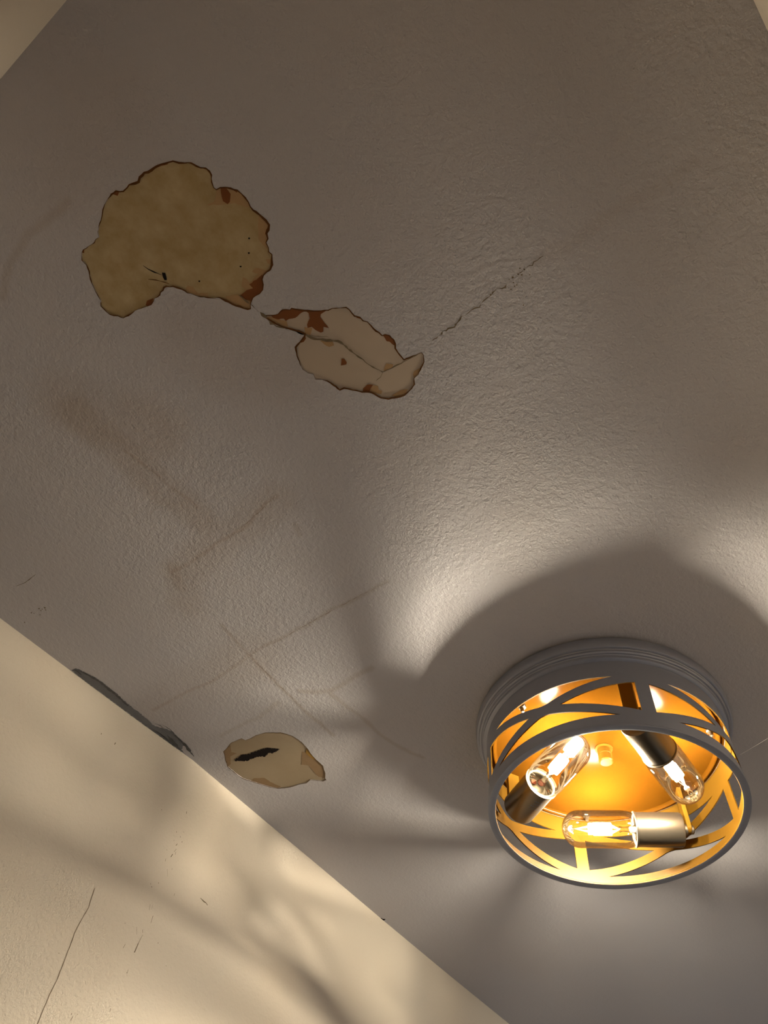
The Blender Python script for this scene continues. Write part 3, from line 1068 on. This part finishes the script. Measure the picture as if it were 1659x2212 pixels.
M_glass = glass_mat()
M_fil = emit_mat('glowing_filament', BULB_COLOR, BULB_STRENGTH)
M_wire = simple('filament_wire', (0.55, 0.45, 0.35, 1), 0.4, metal=0.8)
M_ring = simple('pale_socket_liner', (0.020, 0.015, 0.008, 1), 0.5)
M_orange = simple('orange_insulator', (0.022, 0.0040, 0.0008, 1), 0.6, spec=0.05)
M_print = simple('grey_print', (0.10, 0.12, 0.16, 1), 0.6)
LIGHTFRAMES = []
for bi, ang in enumerate((122.0, -118.0, 2.0)):
    a = math.radians(ang)
    d = Vector((math.cos(a), math.sin(a), 0))
    nrm = Vector((d.y, -d.x, 0))
    foot = GC + nrm * OFF
    # local frame: z along the bulb axis towards the tip, x = world down
    zx = d
    xx = Vector((0, 0, -1))
    yy = zx.cross(xx)
    M = Matrix((xx, yy, zx)).transposed().to_4x4()
    M.translation = foot
    r, rs = 0.0255, 0.0232
    # socket sleeve: open cup, z from -0.102 to -0.036
    prof = [(0.0, -0.102), (rs - 0.004, -0.102), (rs - 0.001, -0.1012), (rs, -0.099), (rs, -0.0385), (rs + 0.0012, -0.0378), (rs + 0.0012, -0.036), (rs - 0.0012, -0.036), (rs - 0.0012, -0.060), (0.0, -0.060)]
    so = bm_obj('socket', lathe_bm(prof, 56, mtx=M), M_nickel, light, True)
    sharp(so, 35)
    # strap from the plate to the socket end, rounded foot, with rivet
    ms = M.copy()
    bm = bmesh.new()
    L0 = -0.0386 - ZB          # height of plate above the axis
    n = 12
    hw = 0.0092
    prof2 = [(-hw, L0), (hw, L0), (hw, 0.0)] + [(hw * math.cos(PI * k / n), -hw * 0.6 * math.sin(PI * k / n)) for k in range(1, n)] + [(-hw, 0.0)]
    side = []
    for t in (-0.1075, -0.1135):
        side.append([bm.verts.new(foot + d * t + nrm * x + Vector((0, 0, z))) for x, z in prof2])
    k = len(prof2)
    bm.faces.new(side[0]); bm.faces.new(list(reversed(side[1])))
    for i in range(k):
        bm.faces.new((side[0][i], side[1][i], side[1][(i + 1) % k], side[0][(i + 1) % k]))
    bmesh.ops.recalc_face_normals(bm, faces=bm.faces)
    bmesh.ops.bevel(bm, geom=list(bm.edges), offset=0.0006, segments=1, affect='EDGES')
    strap = bm_obj('strap', bm, M_strap, light)
    bm = lathe_bm([(0.0, -0.1010), (0.0075, -0.1010), (0.0075, -0.1082), (0.0, -0.1082)], 24, mtx=M)
    bmesh.ops.recalc_face_normals(bm, faces=bm.faces)
    bm_obj('mounting_collar', bm, M_nickel, so)
    bm = lathe_bm([(0.0, -0.1130), (0.0060, -0.1130), (0.0060, -0.1165), (0.0040, -0.1180), (0.0, -0.1180)], 24, mtx=M)
    bmesh.ops.recalc_face_normals(bm, faces=bm.faces)
    bm_obj('rivet', bm, M_nickel, strap)
    # bulb: glass with filaments and stem
    prof = [(0.0125, -0.050), (0.0145, -0.044), (0.0190, -0.0385), (0.0232, -0.0335), (0.0250, -0.027), (r, -0.020), (r, 0.040)]
    for k in range(1, 11):
        q = PI / 2 * k / 10
        prof.append((r * math.cos(q) if k < 10 else 0.0, 0.040 + 0.0255 * 0.95 * math.sin(q)))
    bulb = bm_obj('light_bulb', lathe_bm(prof, 64, mtx=M), M_glass, light, True)
    bulb['label'] = 'clear tubular glass bulb, glowing white inside'
    bm = lathe_bm([(0.0, -0.062), (0.0130, -0.062), (0.0130, -0.049), (0.0120, -0.047), (0.0, -0.047)], 32, mtx=M)
    bmesh.ops.recalc_face_normals(bm, faces=bm.faces)
    bm_obj('bulb_cap', bm, M_nickel, bulb, True)
    st = lathe_bm([(0.010, -0.048), (0.0075, -0.042), (0.0040, -0.030), (0.0030, -0.020), (0.0044, -0.016), (0.0, -0.014)], 24, mtx=M)
    bm_obj('glass_stem', st, M_glass, bulb, True)
    st = lathe_bm([(0.0, 0.046), (0.004, 0.049), (0.0025, 0.054), (0.0040, 0.060), (0.0, 0.063)], 20, mtx=M)
    bm_obj('glass_tip', st, M_glass, bulb, True)
    for k in range(6):
        q = 2 * PI * (k + 0.5) / 6
        cx_, cy_ = 0.0058 * math.cos(q), 0.0058 * math.sin(q)
        fb = lathe_bm([(0.0, -0.0050), (0.0026, -0.0045), (0.0026, 0.0205), (0.0, 0.0210)], 8, mtx=M @ Matrix.Translation((cx_, cy_, 0)))
        bmesh.ops.recalc_face_normals(fb, faces=fb.faces)
        bm_obj('filament', fb, M_fil, bulb)
        for (p0, p1) in (((cx_, cy_, -0.0050), (0.0, 0.0, -0.017)), ((cx_, cy_, 0.0210), (0.0, 0.0, 0.047))):
            p0, p1 = Vector(p0), Vector(p1)
            ax = (p1 - p0)
            rot = ax.to_track_quat('Z', 'Y').to_matrix().to_4x4()
            bm_obj('support_wire', lathe_bm([(0.0004, 0.0), (0.0004, ax.length)], 6, mtx=M @ Matrix.Translation(p0) @ rot), M_wire, bulb)
    bm = lathe_bm([(rs - 0.0014, -0.0370), (rs - 0.0014, -0.0440), (rs - 0.0045, -0.0440), (rs - 0.0045, -0.0364), (rs - 0.0014, -0.0364)], 48, mtx=M)
    bmesh.ops.recalc_face_normals(bm, faces=bm.faces)
    bm_obj('socket_liner', bm, M_ring, so, True)
    if bi == 1:
        so['label'] = 'socket with small grey printed lines and orange dots at its mouth'
        # small printed lines on the sleeve
        rnd = random.Random(9)
        pb_ = bmesh.new()
        for row in range(4):
            z0 = -0.050 - row * 0.0050
            q = -0.60
            while q < 0.55:
                w_ = rnd.uniform(0.03, 0.09)
                if rnd.random() < 0.8:
                    rr = rs + 0.00015
                    vv = []
                    hgt = rnd.uniform(0.0010, 0.0021)
                    for (qa, za) in ((q, z0), (q + w_, z0), (q + w_, z0 + hgt), (q, z0 + hgt)):
                        vv.append(pb_.verts.new(M @ Vector((rr * math.cos(qa + 0.35), rr * math.sin(qa + 0.35), za))))
                    pb_.faces.new(vv)
                q += w_ + 0.035
        bm_obj('printed_text', pb_, M_print, so)
        for q in (-2.3, 2.6):
            ob = lathe_bm([(0.0, 0.0), (0.0040, 0.0), (0.0040, 0.0015), (0.0, 0.0015)], 14,
                          mtx=M @ Matrix.Translation((0.0085 * math.cos(q), 0.0085 * math.sin(q), -0.0465)))
            bm_obj('insulator_dot', ob, M_orange, so)

# ------------------------------------------------------------------ cobweb strands
def strand(pts, r, label):
    v, f = [], []
    for i, p in enumerate(pts):
        t = (pts[min(i + 1, len(pts) - 1)] - pts[max(i - 1, 0)]).normalized()
        u = t.orthogonal().normalized()
        w = t.cross(u)
        for k in range(5):
            a_ = 2 * PI * k / 5
            v.append(p + (u * math.cos(a_) + w * math.sin(a_)) * r)
        if i:
            for k in range(5):
                b_ = 5 * i
                f.append((b_ - 5 + k, b_ - 5 + (k + 1) % 5, b_ + (k + 1) % 5, b_ + k))
    o = mesh_obj('cobweb_strand', v, f, simple('web_silk', (0.75, 0.74, 0.72, 1), 0.6))
    tag(o, label, 'cobweb')


def at_height(px, py, z):
    x, y = on_ceiling(px, py, z)
    return Vector((x, y, z))


a = at_height(1760, 1520, CEIL - 0.001)
b = at_height(1599, 1630, CEIL - 0.075)
pts = [a.lerp(b, t) + Vector((0, 0, -0.004 * math.sin(PI * t))) for t in [i / 14 for i in range(15)]]
strand(pts, 0.00022, 'fine pale cobweb strand from the right of the drum light to the ceiling')
a = at_height(1622, 1714, CEIL - 0.06)
b = at_height(1535, 1747, CEIL - 0.002)
pts = [a.lerp(b, t) for t in [i / 10 for i in range(11)]]
strand(pts, 0.00018, 'fine pale cobweb strand seen through the right-hand openings of the drum')
